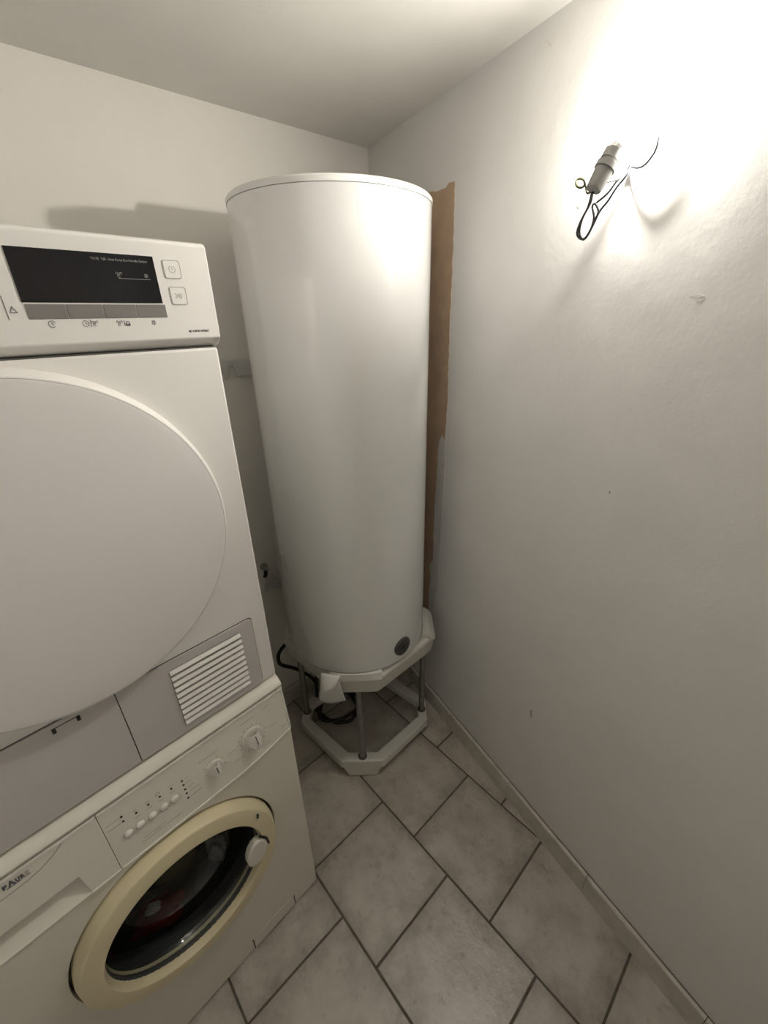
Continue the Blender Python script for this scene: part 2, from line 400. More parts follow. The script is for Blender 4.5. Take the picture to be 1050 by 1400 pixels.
wall_patch('filler_smear', fe + [(579, 838), (586.5, 831), (586.5, 812), (589, 790), (588, 775), (592.5, 765), (594.5, 700), (598, 650), (600.5, 604)], M_FILL, wall_right, P_R, N_R, 0.0018, 'grey filler smeared along the edge of the bare strip')
for px in ([(747, 55), (750, 57), (755, 62), (751, 63)], [(944, 404), (958, 402), (964, 405), (955, 408)], [(951, 410), (962, 409), (957, 413)], [(789, 282), (791, 280), (792, 285)]):
    wall_patch('paint_chip', px, M_CEIL, wall_right, P_R, N_R, 0.0008)
for px in ([(833, 671), (835, 672), (834.5, 675), (832.5, 675)], [(725, 971), (727.5, 970), (727, 981), (725.5, 981)]):
    wall_patch('wall_scuff', px, M_INK_S, wall_right, P_R, N_R, 0.0007)

# ---------------------------------------------------------------- electric water heater
HC = Vector((-0.112, 1.245, 0)); HR = 0.2475; HZ0, HZ1 = 0.547, 1.866
heater = empty('water_heater', HC + UP*HZ0, 0, 'tall white cylindrical electric water heater standing in the corner', 'water heater')
h1 = HZ1 - HZ0
bm = bmesh.new()
lathe(bm, [(0, 0.0), (HR-0.02, 0.0), (HR-0.006, 0.004), (HR, 0.016), (HR, 0.020), (HR, 0.4), (HR, 0.9), (HR, h1-0.02), (HR, h1-0.014), (HR-0.004, h1-0.0135)] + [(0, h1-0.0135)], 128)
from_bm('body', bm, M_HEATER, heater, smooth=True, ang=50)
bm = bmesh.new()
lathe(bm, [(0, h1-0.0135), (HR-0.004, h1-0.0135), (HR+0.0012, h1-0.013), (HR+0.0012, h1-0.004), (HR-0.002, h1), (HR-0.03, h1+0.006), (0, h1+0.012)], 128)
from_bm('top_cap', bm, M_CAP, heater, smooth=True, ang=50)
def on_heater(px, py, R=HR):
    d = ray(px, py); o = CAM - HC; a = d.x**2+d.y**2; b = o.x*d.x+o.y*d.y; c = o.x**2+o.y**2-R*R
    return CAM + d*((-b-sqrt(b*b-a*c))/a)
bm = bmesh.new(); lathe(bm, [(0, h1+0.010), (0.160, h1+0.009), (0.160, h1+0.014), (0.154, h1+0.019), (0, h1+0.020)], 64); from_bm('top_lid', bm, M_CAP, heater, smooth=True, ang=40)
# round dark badge low on the front
bp_ = on_heater(550, 883); ang_b = atan2((bp_-HC).y, (bp_-HC).x)
def on_skin(u, v, d): # u around, v up, d outwards, relative to the badge
    a = ang_b + u/HR; r = HR + d
    return (r*cos(a), r*sin(a), bp_.z - HZ0 + v)
bm = bmesh.new()
def bent_disc(bm, r, d0, d1, n=32, rings=4):
    vs_ = [[bm.verts.new(on_skin(0, 0, d1))]]
    for k in range(1, rings+1):
        vs_.append([bm.verts.new(on_skin(r*k/rings*cos(2*pi*i/n), r*k/rings*sin(2*pi*i/n), d1)) for i in range(n)])
    vs_.append([bm.verts.new(on_skin(r*1.02*cos(2*pi*i/n), r*1.02*sin(2*pi*i/n), d0)) for i in range(n)])
    for i in range(n): bm.faces.new((vs_[0][0], vs_[1][i], vs_[1][(i+1) % n]))
    for a, b in zip(vs_[1:], vs_[2:]):
        for i in range(n): bm.faces.new((a[i], b[i], b[(i+1) % n], a[(i+1) % n]))
bent_disc(bm, 0.034, 0.0, 0.004); badge = from_bm('badge', bm, M_BADGE_R, heater, smooth=True, ang=45); badge['label'] = 'round dark grey badge'
bm = bmesh.new(); bent_disc(bm, 0.0275, 0.003, 0.0055); from_bm('badge_face', bm, M_BADGE, badge, smooth=True, ang=45)
bm = bmesh.new()
for a, l in ((90, 0.014), (30, 0.013), (150, 0.013), (210, 0.012), (330, 0.012), (270, 0.012)):
    ca, sa = cos(radians(a)), sin(radians(a)); w = 0.0032; q = [(0, -w), (l, -w*0.4), (l, w*0.4), (0, w)]
    v = [bm.verts.new(on_skin(x*ca-y*sa, x*sa+y*ca, 0.0062)) for x, y in q]; bm.faces.new(v)
em = from_bm('badge_emblem', bm, M_BLACK, badge)
# clear protective film left on the lower left
bm = bmesh.new(); rows = []
zz0, zz1 = 0.58, 0.96
for i in range(25):
    t = i/24; row = []
    aA = radians(-90-84); aB_ = radians(-90-(33+17*t)+2*sin(9*t))
    for j in range(19):
        s = j/18; a = aA + (aB_-aA)*s
        wob = 0.0035 + 0.0030*sin(9*s*3+5*t*3) + 0.0026*sin(23*s-17*t+1.3) + 0.0016*random.random()
        row.append(bm.verts.new(((HR+wob)*cos(a), (HR+wob)*sin(a), zz0-HZ0+(zz1-zz0)*t+0.010*sin(7*s))))
    rows.append(row)
for a, b in zip(rows, rows[1:]):
    for j in range(18): bm.faces.new((a[j], a[j+1], b[j+1], b[j]))
film = from_bm('protective_film', bm, M_FILM, heater, smooth=True, ang=180); film['label'] = 'wrinkled clear protective film'
# hooked mounting brackets at the back
def bracket(pxs, zc, nm='mounting_bracket'):
    pts = [on_plane(x, y, C_BR - N_B*0.012, N_B) for x, y in pxs]
    bm = bmesh.new()
    a = [bm.verts.new(p - heater.location) for p in pts]; b = [bm.verts.new(p - N_B*0.006 - heater.location) for p in pts]
    bm.faces.new(a); bm.faces.new(b); n = len(pts)
    for i in range(n): bm.faces.new((a[i], a[(i+1) % n], b[(i+1) % n], b[i]))
    return from_bm(nm, bm, M_BRACKET, heater, bevel=0.0015)
b1 = bracket([(303, 493), (350, 493), (362, 512), (322, 515), (320, 503), (316, 500), (312, 502), (311, 510), (313, 516), (309, 519), (304, 512)], 1.47)
b2 = bracket([(362, 800), (366, 792), (374, 788), (395, 785), (400, 800), (372, 805), (368, 800), (366, 807), (363, 810)], 0.65)
# straps joining brackets to the tank
for bk, py in ((1.472, 0), (0.655, 0)):
    bm = bmesh.new(); q = HC + N_B*(HR-0.004); e = HC + N_B*((C_BR-HC).dot(N_B)-0.0125)
    for s in (-1, 1):
        a = q + D_B*0.05*s + UP*bk; b = e + D_B*0.07*s + UP*bk
        tube(bm, [a - heater.location, (a+b)/2 - heater.location, b - heater.location], 0.008, 8, 2)
    tube(bm, [e - D_B*0.16 + UP*bk - heater.location + N_B*0.004, e + UP*bk - heater.location + N_B*0.004, e + D_B*0.12 + UP*bk - heater.location + N_B*0.004], 0.005, 8, 2)
    from_bm('bracket_arm', bm, M_BRACKET, heater, smooth=True, ang=50)

# ---------------------------------------------------------------- four-legged stand under the heater
SC = Vector((-0.105, 1.25, 0))
stand = empty('heater_stand', SC, 0, 'white plastic four-legged stand with steel rods under the water heater', 'stand')
def octa(ax, ay, wx, wy):
    """square with cut corners: corner flats at +-ax / +-ay with half widths wx / wy"""
    return [(wy, -ay), (ax, -wx), (ax, wx), (wy, ay), (-wy, ay), (-ax, wx), (-ax, -wx), (-wy, -ay)]
def ring_prism(bm, o0, o1, i0, i1, z0, z1):
    A, B = [bm.verts.new((x, y, z0)) for x, y in o0], [bm.verts.new((x, y, z1)) for x, y in o1]
    C, D = [bm.verts.new((x, y, z0)) for x, y in i0], [bm.verts.new((x, y, z1)) for x, y in i1]
    n = len(A)
    for i in range(n):
        j = (i+1) % n
        for q in ((A[i], A[j], B[j], B[i]), (B[i], B[j], D[j], D[i]), (D[i], D[j], C[j], C[i]), (C[i], C[j], A[j], A[i])): bm.faces.new(q)
bm = bmesh.new()
ring_prism(bm, octa(0.270, 0.230, 0.052, 0.082), octa(0.266, 0.227, 0.052, 0.080), octa(0.226, 0.186, 0.034, 0.056), octa(0.228, 0.188, 0.034, 0.056), 0.046, 0.082)
frame = from_bm('base_frame', bm, M_STAND, stand, bevel=0.006, seg=3)
for dx, dy, r_, w in ((0, -1, 0.230, 0.078), (1, 0, 0.270, 0.050), (0, 1, 0.230, 0.078), (-1, 0, 0.270, 0.050)):
    bm = bmesh.new(); tx, ty = -dy, dx
    def P(a, b, z): return (dx*a+tx*b, dy*a+ty*b, z)
    top = [(r_-0.001, -w), (r_-0.001, w), (r_-0.04, w*0.75), (r_-0.04, -w*0.75)]; bot = [(r_+0.002, -w*0.70), (r_+0.002, w*0.70), (r_-0.03, w*0.55), (r_-0.03, -w*0.55)]
    A = [bm.verts.new(P(a, b, 0.052)) for a, b in top]; B = [bm.verts.new(P(a, b, 0.0005)) for a, b in bot]
    bm.faces.new(A); bm.faces.new(B)
    for i in range(4): bm.faces.new((A[i], A[(i+1) % 4], B[(i+1) % 4], B[i]))
    from_bm('foot', bm, M_STAND, stand, bevel=0.006, seg=3)
    # hole collar and steel rod
    rx, ry = dx*(r_-0.024), dy*(r_-0.024)
    bm = bmesh.new(); lathe(bm, [(0, 0.06), (0.0175, 0.06), (0.0175, 0.0832), (0, 0.0832)], 20, lambda x, y, h: (x+rx, y+ry, h)); from_bm('rod_socket', bm, M_GROOVE, stand, smooth=True)
    bm = bmesh.new(); lathe(bm, [(0, 0.07), (0.0115, 0.07), (0.0115, 0.49), (0, 0.49)], 20, lambda x, y, h: (x+rx, y+ry, h)); from_bm('rod', bm, M_ROD, stand, smooth=True)
bm = bmesh.new()
ring_prism(bm, octa(0.272, 0.246, 0.060, 0.070), octa(0.284, 0.262, 0.062, 0.078), octa(0.19, 0.165, 0.03, 0.035), octa(0.19, 0.165, 0.03, 0.035), 0.462, 0.5455)
from_bm('upper_ring', bm, M_STAND, stand, bevel=0.014, seg=4)
hx, hy = HC.x-SC.x, HC.y-SC.y
for dx, dy, r_, w in ((0, -1, 0.2625, 0.085), (1, 0, 0.284, 0.080), (0, 1, 0.2625, 0.085), (-1, 0, 0.284, 0.080)):
    tx, ty = -dy, dx; bm = bmesh.new()
    cen = hx*dx+hy*dy; ct = hx*tx+hy*ty; RI = HR+0.002
    inner = []; n = 10
    for i in range(n+1):
        b = -w + 2*w*i/n; inner.append((cen + sqrt(RI*RI-(b-ct)**2), b))
    def ro(b, s): return r_ - s
    A = []; B = []
    for a, b in inner: A.append((a, b))
    outer = [(max(r_ - 0.22*max(0, abs(b)-w*0.75), a+0.002), b) for a, b in inner]
    vi0 = [bm.verts.new((dx*a+tx*b, dy*a+ty*b, 0.540)) for a, b in inner]; vo0 = [bm.verts.new((dx*a+tx*b, dy*a+ty*b, 0.540)) for a, b in outer]
    vi1 = [bm.verts.new((dx*a+tx*b, dy*a+ty*b, 0.563)) for a, b in inner]
    vo1 = [bm.verts.new((dx*(a+(c-a)*0.55)+tx*b, dy*(a+(c-a)*0.55)+ty*b, 0.561)) for (a, b), (c, _) in zip(inner, outer)]
    for i in range(n):
        for p, q in ((vi0, vi1), (vi1, vo1), (vo1, vo0), (vo0, vi0)): bm.faces.new((p[i], p[i+1], q[i+1], q[i]))
    for i in (0, n): bm.faces.new((vi0[i], vi1[i], vo1[i], vo0[i]))
    from_bm('corner_lip', bm, M_STAND, stand, smooth=True, ang=40)

# ---------------------------------------------------------------- black cable of the heater
cc0 = on_z(462, 966, 0.012); CX_, CY_ = cc0.x, cc0.y
cable_pts = [(CX_-0.07, CY_+0.06, 0.52), (CX_-0.075, CY_+0.03, 0.34), (CX_-0.085, CY_+0.01, 0.16), (CX_-0.088, CY_-0.01, 0.06)]
for k in range(1, 19):
    a = radians(190 + 40*k); rr = 0.086 + 0.010*sin(k*1.7)
    cable_pts.append((CX_ + rr*1.05*cos(a), CY_ + rr*sin(a), 0.030 - 0.0012*k))
cable_pts += [(CX_-0.10, CY_+0.06, 0.012), (-0.34, 1.40, 0.10), (-0.39, 1.35, 0.22), (-0.435, 1.285, 0.315), (-0.442, 1.265, 0.36), (-0.430, 1.265, 0.41), (-0.385, 1.30, 0.445), (-0.31, 1.39, 0.46), (-0.27, 1.46, 0.48)]
tag(wire('power_cable', cable_pts, 0.0075, M_BLACK, None, 10, 8), 'black power cable coiled on the floor inside the heater stand', 'cable')

# ---------------------------------------------------------------- rolled leaflet hanging at the stand
low = [(455, 943, -0.024), (449, 945, -0.028), (443, 947.5, -0.026), (438.5, 950.5, -0.019), (437, 953.5, -0.011), (437.6, 956.5, -0.004), (440.5, 959, 0.0), (446, 960.8, 0.002), (454, 961.3, 0.003), (463, 960, 0.002), (473, 957.5, -0.001)]
high = [(466, 923.5, -0.003), (459, 923, -0.0045), (451, 922, -0.005), (444, 920.5, -0.004), (439.5, 920, -0.002), (438.8, 920.5, 0.0), (440, 921, 0.0005), (444, 922, 0.001), (451, 924, 0.001), (458, 926.5, 0.001), (464.5, 931, 0.001)]
PLY = Vector((0, 0.974, 0)); YN = Vector((0, 1, 0))
lo = [on_plane(x, y, PLY + YN*o, YN) for x, y, o in low]; hi = [on_plane(x, y, PLY + YN*o, YN) for x, y, o in high]
lo, hi = catmull(lo, 4), catmull(hi, 4); base = Vector((lo[0].x, lo[0].y, min(p.z for p in lo)))
bm = bmesh.new(); rows = []
for k in range(9):
    t = k/8; rows.append([bm.verts.new(h + (l-h)*t + Vector((0, -0.004*sin(pi*t), 0)) - base) for l, h in zip(lo, hi)])
for a, b in zip(rows, rows[1:]):
    for i in range(len(a)-1): bm.faces.new((a[i], a[i+1], b[i+1], b[i]))
leaf = from_bm('leaflet', bm, M_PAPER, None, smooth=True, ang=60)
leaf.location = base; md = leaf.modifiers.new('paper', 'SOLIDIFY'); md.thickness = 0.0006
tag(leaf, 'curled white paper leaflet tucked between heater and stand', 'leaflet')

# ---------------------------------------------------------------- bolt in the back wall
bq = on_plane(359, 773, C_BR, N_B)
bolt = empty('wall_bolt', bq, atan2(N_B.y, N_B.x)-pi/2, 'small threaded bolt and nut sticking out of the back wall', 'bolt')
LY = lambda x, y, h: (x, -h, y)
bm = bmesh.new(); lathe(bm, [(0, 0), (0.004, 0), (0.004, 0.05), (0, 0.05)], 12, LY); from_bm('shank', bm, M_STEEL, bolt, smooth=True)
bm = bmesh.new(); lathe(bm, [(0, 0.014), (0.011, 0.014), (0.011, 0.026), (0, 0.026)], 6, LY); from_bm('nut', bm, M_STEEL, bolt, bevel=0.001)
bm = bmesh.new(); lathe(bm, [(0, 0.008), (0.015, 0.008), (0.015, 0.0125), (0, 0.0125)], 20, LY); from_bm('washer', bm, M_STEEL, bolt, smooth=True)
bm = bmesh.new(); tube(bm, [(-0.004, -0.03, -0.010), (-0.006, -0.032, -0.022), (-0.010, -0.028, -0.034)], 0.007, 10, 4); from_bm('rubber_plug', bm, M_BLACK, bolt, smooth=True)

# ---------------------------------------------------------------- machines: local frame x right along the front, y into depth, z up
RZ = atan2(XM.y, XM.x)
washer = empty('washing_machine', W0, RZ, 'yellowed white front-loading washing machine standing on the tiled floor', 'washing machine')
ZP0, ZP1 = 0.692, 0.838       # control strip
WX0, WX1 = -0.597, 0.001
DCX, DCZ = -0.300, 0.470
def curve_bottom(x):          # lower edge of the control strip rises towards the right end
    return 0.692 + 0.021*max(0.0, (x+0.17)/0.17)**2
# cabinet: front plate with round opening, sides, back, bottom
bm = bmesh.new()
n = 14
outline = [(WX0, 0.010), (WX1, 0.010)] + [(WX1 + (WX0-WX1)*i/n, curve_bottom(WX1+(WX0-WX1)*i/n)-0.001) for i in range(n+1)]
prism(bm, [outline, circle(DCX, DCZ, 0.2165, 72)[::-1]], XZ, 0.0, 0.012)
box(bm, WX0, WX0+0.012, 0.0125, 0.575, 0.010, 0.838); box(bm, WX1-0.012, WX1, 0.0125, 0.575, 0.010, 0.838)
box(bm, WX0+0.0125, WX1-0.0125, 0.563, 0.575, 0.010, 0.838); box(bm, WX0+0.0125, WX1-0.0125, 0.0125, 0.5625, 0.010, 0.018)
from_bm('cabinet', bm, M_WASH, washer, bevel=0.002, seg=2)
# worktop with rounded front nose
bm = bmesh.new(); prof = [(0.575, 0.839), (0.022, 0.839), (0.013, 0.842), (0.010, 0.849), (0.014, 0.857), (0.024, 0.863), (0.040, 0.866), (0.575, 0.866)]
for x in (WX0-0.001, WX1+0.001): pass
A = [bm.verts.new((WX0-0.001, y, z)) for y, z in prof]; B = [bm.verts.new((WX1+0.001, y, z)) for y, z in prof]
bm.faces.new(A); bm.faces.new(B)
for i in range(len(prof)): bm.faces.new((A[i], A[(i+1) % len(prof)], B[(i+1) % len(prof)], B[i]))
from_bm('worktop', bm, M_WASH_P, washer, smooth=True, ang=35)
for x, y in ((-0.55, 0.05), (-0.05, 0.05), (-0.55, 0.53), (-0.05, 0.53)):
    bm = bmesh.new(); lathe(bm, [(0, 0.0003), (0.02, 0.0003), (0.02, 0.006), (0.008, 0.008), (0.008, 0.012), (0, 0.012)], 20, lambda a, b, h: (a+x, b+y, h)); from_bm('foot', bm, M_BLACK, washer, smooth=True)
# control strip leans back slightly
TI = 0.018/(ZP1-ZP0)
def lean(z): return -0.004 + (z-ZP0)*TI
PX = lambda u, v, d: (u, lean(v)-d, v)
SEAM = -0.377
pan = [(SEAM+0.0004, ZP1-0.001), (SEAM+0.0004, ZP0)] + [(SEAM+0.001+(WX1+0.002-SEAM-0.001)*i/n, curve_bottom(SEAM+0.001+(WX1+0.002-SEAM-0.001)*i/n)) for i in range(1, n+1)] + [(WX1+0.002, ZP1-0.001)]
panel = flat('control_panel', [pan], PX, -0.03, 0.0, M_WASH_P, washer, bevel=0.001)
# raised bead round the panel
def strip(name, pts, w, material, parent, d=0.0008, to=PX, closed=False):
    bm = bmesh.new(); m = len(pts)
    seg_ = range(m if closed else m-1)
    for i in seg_:
        (x0, z0), (x1, z1) = pts[i], pts[(i+1) % m]; L = math.hypot(x1-x0, z1-z0)
        if L < 1e-6: continue
        ux, uz = (x1-x0)/L, (z1-z0)/L; nx, nz_ = -uz*w/2, ux*w/2
        prism(bm, [[(x0+nx, z0+nz_), (x1+nx, z1+nz_), (x1-nx, z1-nz_), (x0-nx, z0-nz_)]], to, -0.0002, d)
    return from_bm(name, bm, material, parent)
strip('edge_bead', [(SEAM+0.003, ZP1-0.004), (WX1-0.002, ZP1-0.004)] , 0.0035, M_KNOB, panel, 0.0022)
strip('edge_bead', [(WX1-0.001, ZP1-0.006), (WX1-0.001, curve_bottom(WX1)+0.002)], 0.003, M_KNOB, panel, 0.002)
strip('edge_bead', [(x, curve_bottom(x)+0.002) for x in [SEAM+0.003+(WX1-SEAM-0.004)*i/16 for i in range(17)]], 0.0035, M_KNOB, panel, 0.0022)
# detergent drawer: outline with a hollow under its lower edge
DRX0 = WX0-0.001
bm = bmesh.new()
prism(bm, [[(DRX0, ZP1-0.001), (DRX0, ZP0), (-0.566, ZP0), (-0.560, ZP0+0.052), (-0.430, ZP0+0.052), (-0.424, ZP0), (SEAM-0.0004, ZP0), (SEAM-0.0004, ZP1-0.001)]], PX, -0.03, 0.0)
drawer = from_bm('detergent_drawer', bm, M_WASH_P, washer, bevel=0.001)
bm = bmesh.new(); A = [bm.verts.new((x, y, z)) for x, y, z in ((-0.572, lean(ZP0)+0.0005, ZP0), (-0.418, lean(ZP0)+0.0005, ZP0), (-0.418, lean(0.735)+0.026, 0.726), (-0.572, lean(0.735)+0.026, 0.726))]
B = [bm.verts.new((x, y, z)) for x, y, z in ((-0.572, 0.034, ZP0), (-0.418, 0.034, ZP0), (-0.418, 0.034, 0.755), (-0.572, 0.034, 0.755))]
C = [bm.verts.new((x, lean(0.735)+0.027, 0.755)) for x in (-0.418, -0.572)]
bm.faces.new(A); bm.faces.new((A[3], A[2], C[0], C[1])); bm.faces.new((C[1], C[0], B[2], B[3])); bm.faces.new(B); bm.faces.new((A[0], A[1], B[1], B[0]))
bm.faces.new((A[1], A[2], C[0], B[2], B[1])); bm.faces.new((A[0], A[3], C[1], B[3], B[0]))
from_bm('handle_hollow', bm, M_WASH_P, drawer)
strip('edge_bead', [(DRX0+0.002, ZP1-0.004), (SEAM-0.003, ZP1-0.004)], 0.0035, M_KNOB, drawer, 0.0022)
strip('edge_bead', [(-0.424, ZP0+0.002), (SEAM-0.002, ZP0+0.002)], 0.0035, M_KNOB, drawer, 0.0022)
arc = [(-0.425, 0.832), (-0.433, 0.8255), (-0.446, 0.817), (-0.462, 0.810), (-0.48, 0.806), (-0.50, 0.8045), (-0.525, 0.804), (-0.55, 0.805), (-0.575, 0.809)]
strip('badge_groove', arc, 0.0018, M_INK_S, drawer, 0.0004)
RP = (pi/2 - math.atan(TI), 0, 0)
def ptext(s, size, x, z, parent, m=M_INK, width=None, bold=0.0, nm='lettering', d=0.0004, shear=0.0):
    return text(nm, s, size, (x, lean(z)-d, z), parent, m, RP, width, 0.0002, bold, shear=shear)
lg = ptext('F', 0.0105, -0.5065, 0.8180, drawer, M_INK, 0.0055, 0.0006); 
ptext('A', 0.0130, -0.5003, 0.8180, drawer, M_INK, 0.0090, 0.0008); ptext('U', 0.0098, -0.4907, 0.8180, drawer, M_INK, 0.0054, 0.0006); ptext('R', 0.0098, -0.4845, 0.8180, drawer, M_INK, 0.0054, 0.0006); ptext('E', 0.0098, -0.4783, 0.8180, drawer, M_INK_S, 0.0046, 0.0005)
strip('logo_underline', [(-0.5030, 0.8160), (-0.4855, 0.8158)], 0.0012, mat('blue_print', (0.06, 0.08, 0.16), 0.5), drawer, 0.0004)
strip('logo_underline', [(-0.4855, 0.8158), (-0.4730, 0.8156)], 0.0010, M_INK_S, drawer, 0.0004)
# push buttons with indicator lights
for i, x in enumerate((-0.3467, -0.3258, -0.3047, -0.2832, -0.2625)):
    bm = bmesh.new(); yb = lean(0.7565)
    lathe(bm, [(0, 0.006), (0.0058, 0.005), (0.0078, 0.002), (0.0080, -0.002)], 24, lambda a, b, h: (a+x, yb-h, b*0.95+0.7565)); from_bm('push_button', bm, M_KNOB, panel, smooth=True, ang=60)
    bm = bmesh.new(); prism(bm, [circle(x, 0.7555, 0.0088, 24)], PX, 0.0, 0.0004); from_bm('button_gap', bm, M_INK_S, panel)
led = [(-0.3464, 0.7997), (-0.3465, 0.788), (-0.3253, 0.786), (-0.3046, 0.785), (-0.2838, 0.784), (-0.2627, 0.783)] + [(-0.242, z) for z in (0.7825, 0.7715, 0.7594, 0.7482, 0.7356)]
for x, z in led: flat('indicator_light', [circle(x, z, 0.0021, 12)], PX, 0.0, 0.0006, M_BLACK, panel)
for (x, z, r_) in ((-0.0895, 0.7646, 0.0245), (-0.1793, 0.7605, 0.0170)):
    yb = lean(z)
    def KP(a, b, h, x=x, z=z, yb=yb): return (a+x, yb-h+b*TI, b+z)
    bm = bmesh.new(); lathe(bm, [(0, 0.0004), (r_, 0.0004), (r_*1.0, 0.003), (r_*0.90, 0.0045), (0, 0.0045)], 40, KP)
    knob = from_bm('program_knob' if r_ > 0.02 else 'temperature_knob', bm, M_WASH_P, panel, smooth=True, ang=40)
    # grip: a low dome with the two sides cut away, leaving a ridge
    bm = bmesh.new(); rr = r_*0.88; ar = radians(93); rows = []
    for i in range(17):
        s = -1+2*i/16; row = []
        for j in range(13):
            t = -1+2*j/12; L = rr*sqrt(max(0, 1-s*s*0.999)); 
            a, b = rr*s, L*t
            q = a/rr; hgt = 0.0045 + r_*0.78*(max(0.0, 1-abs(q/0.62)**2.6) if abs(q) < 0.62 else 0)*sqrt(max(0, 1-0.45*t*t)) + (0.0012 if abs(q) >= 0.62 else 0)
            ca, sa = cos(ar-pi/2), sin(ar-pi/2)
            row.append(bm.verts.new(KP(a*ca-b*sa, a*sa+b*ca, hgt)))
        rows.append(row)
    for p, q in zip(rows, rows[1:]):
        for j in range(12): bm.faces.new((p[j], p[j+1], q[j+1], q[j]))
    from_bm('grip', bm, M_KNOB, knob, smooth=True, ang=75)
    bm = bmesh.new(); ca, sa = cos(ar), sin(ar)
    prev = None
    for k in range(11):
        t = -0.15 + 1.0*k/10; hh = 0.0052 + r_*0.78*sqrt(1-0.45*t*t); u = t*rr
        cur = [bm.verts.new(KP(u*ca-v*sa, u*sa+v*ca, hh)) for v in (-0.0011, 0.0011)]
        if prev: bm.faces.new((prev[0], cur[0], cur[1], prev[1]))
        prev = cur
    from_bm('pointer_line', bm, M_INK, knob)
    bm = bmesh.new()
    for k in range(18 if r_ > 0.02 else 7):
        a = radians(100 + 20*k) if r_ > 0.02 else radians(-60 + 42*k); ra, rb = r_*1.14, r_*(1.14+0.14*(1+k % 2))
        w = 0.0006; q = [(ra, -w), (rb, -w), (rb, w), (ra, w)]
        prism(bm, [[(x+u*cos(a)-v*sin(a), z+u*sin(a)+v*cos(a)) for u, v in q]], PX, 0.0, 0.0003)
    from_bm('dial_marks', bm, M_INK_S, panel, kind='stuff')
# faint small print, too small to read
bm = bmesh.new()
def dash(x, z, w, h=0.0009): prism(bm, [[(x, z), (x+w, z), (x+w, z+h), (x, z+h)]], PX, 0.0, 0.0003)
for x, z, w in ((-0.372, 0.7993, 0.022), (-0.372, 0.7875, 0.022), (-0.330, 0.792, 0.008), (-0.309, 0.7915, 0.008), (-0.267, 0.789, 0.01), (-0.331, 0.776, 0.010), (-0.309, 0.776, 0.009), (-0.2885, 0.774, 0.010), (-0.268, 0.774, 0.009),
                (-0.237, 0.782, 0.008), (-0.237, 0.771, 0.010), (-0.237, 0.759, 0.013), (-0.237, 0.748, 0.020), (-0.237, 0.735, 0.024), (-0.330, 0.722, 0.04), (-0.335, 0.714, 0.075), (-0.312, 0.718, 0.012),
                (-0.205, 0.794, 0.040), (-0.145, 0.765, 0.014), (-0.149, 0.7645, 0.004), (-0.140, 0.735, 0.024), (-0.108, 0.812, 0.034), (-0.058, 0.815, 0.020), (-0.052, 0.757, 0.024), (-0.022, 0.733, 0.016), (-0.07, 0.722, 0.015)): dash(x, z, w)
from_bm('small_print', bm, M_INK_S, panel, kind='stuff')
flat('symbol_ring', [circle(-0.286, 0.793, 0.0040, 16), circle(-0.286, 0.793, 0.0030, 16)[::-1]], PX, 0.0, 0.0003, M_INK_S, panel)
# round porthole door
def AY(cx, cz): return lambda a, b, h: (cx+a, -h, cz+b)
bm = bmesh.new()
lathe(bm, [(0.2110, -0.010), (0.2105, 0.006), (0.2050, 0.0235), (0.2035, 0.0255), (0.2010, 0.0265), (0.1850, 0.0295), (0.1700, 0.0310), (0.1675, 0.0300), (0.163, 0.016), (0.161, -0.004), (0.170, -0.010)], 96, AY(DCX, DCZ), close=True)
door = from_bm('porthole_door', bm, M_WASH_D, washer, smooth=True, ang=32); door['label'] = 'yellowed round door frame with dark glass'
bm = bmesh.new(); prof = [(0.1625, 0.010), (0.158, 0.004), (0.150, -0.02), (0.142, -0.06), (0.125, -0.085), (0.08, -0.098), (0, -0.102)]
lathe(bm, prof, 72, AY(DCX, DCZ)); from_bm('door_glass', bm, M_PORTHOLE, door, smooth=True, ang=70)
bm = bmesh.new(); lathe(bm, [(0.1612, 0.008), (0.1635, 0.016), (0.1645, 0.010), (0.162, 0.0)], 72, AY(DCX, DCZ), close=True); from_bm('seal_ring', bm, M_GASKET, door, smooth=True)
# handle: leaf shaped grip at the right of the opening
hz = DCZ-0.022; hc = DCX+0.150
hl = [(hc-0.030, hz-0.010), (hc-0.028, hz-0.026), (hc-0.018, hz-0.038), (hc-0.004, hz-0.040), (hc+0.012, hz-0.034), (hc+0.021, hz-0.018), (hc+0.024, hz+0.0), (hc+0.022, hz+0.018), (hc+0.015, hz+0.032), (hc+0.003, hz+0.040), (hc-0.010, hz+0.036), (hc-0.022, hz+0.022), (hc-0.028, hz+0.006)]
bm = bmesh.new(); prism(bm, [hl], XZ, -0.0355, -0.016); from_bm('door_handle', bm, M_WASH_P, door, bevel=0.005, seg=3)
bm = bmesh.new(); prism(bm, [[(hc+0.010, hz+0.042), (hc+0.021, hz+0.034), (hc+0.028, hz+0.018), (hc+0.030, hz-0.004), (hc+0.0275, hz-0.012), (hc+0.025, hz+0.0), (hc+0.023, hz+0.018), (hc+0.016, hz+0.032)]], XZ, -0.0328, -0.026); from_bm('handle_gap', bm, M_BLACK, door)
flat('screw_slot', [[(DCX+0.166, DCZ+0.088), (DCX+0.169, DCZ+0.088), (DCX+0.171, DCZ+0.098), (DCX+0.168, DCZ+0.098)]], XZ, -0.0325, -0.026, M_BLACK, door)
# gasket and drum behind the glass
bm = bmesh.new(); lathe(bm, [(0.215, -0.014), (0.177, -0.016), (0.172, -0.03), (0.170, -0.050)], 72, AY(DCX, DCZ)); from_bm('gasket', bm, M_GASKET, washer, smooth=True)
bm = bmesh.new(); lathe(bm, [(0.171, -0.052), (0.222, -0.056), (0.238, -0.07), (0.238, -0.44), (0, -0.44)], 72, AY(DCX, DCZ)); from_bm('drum', bm, M_DRUM, washer, smooth=True, ang=30)
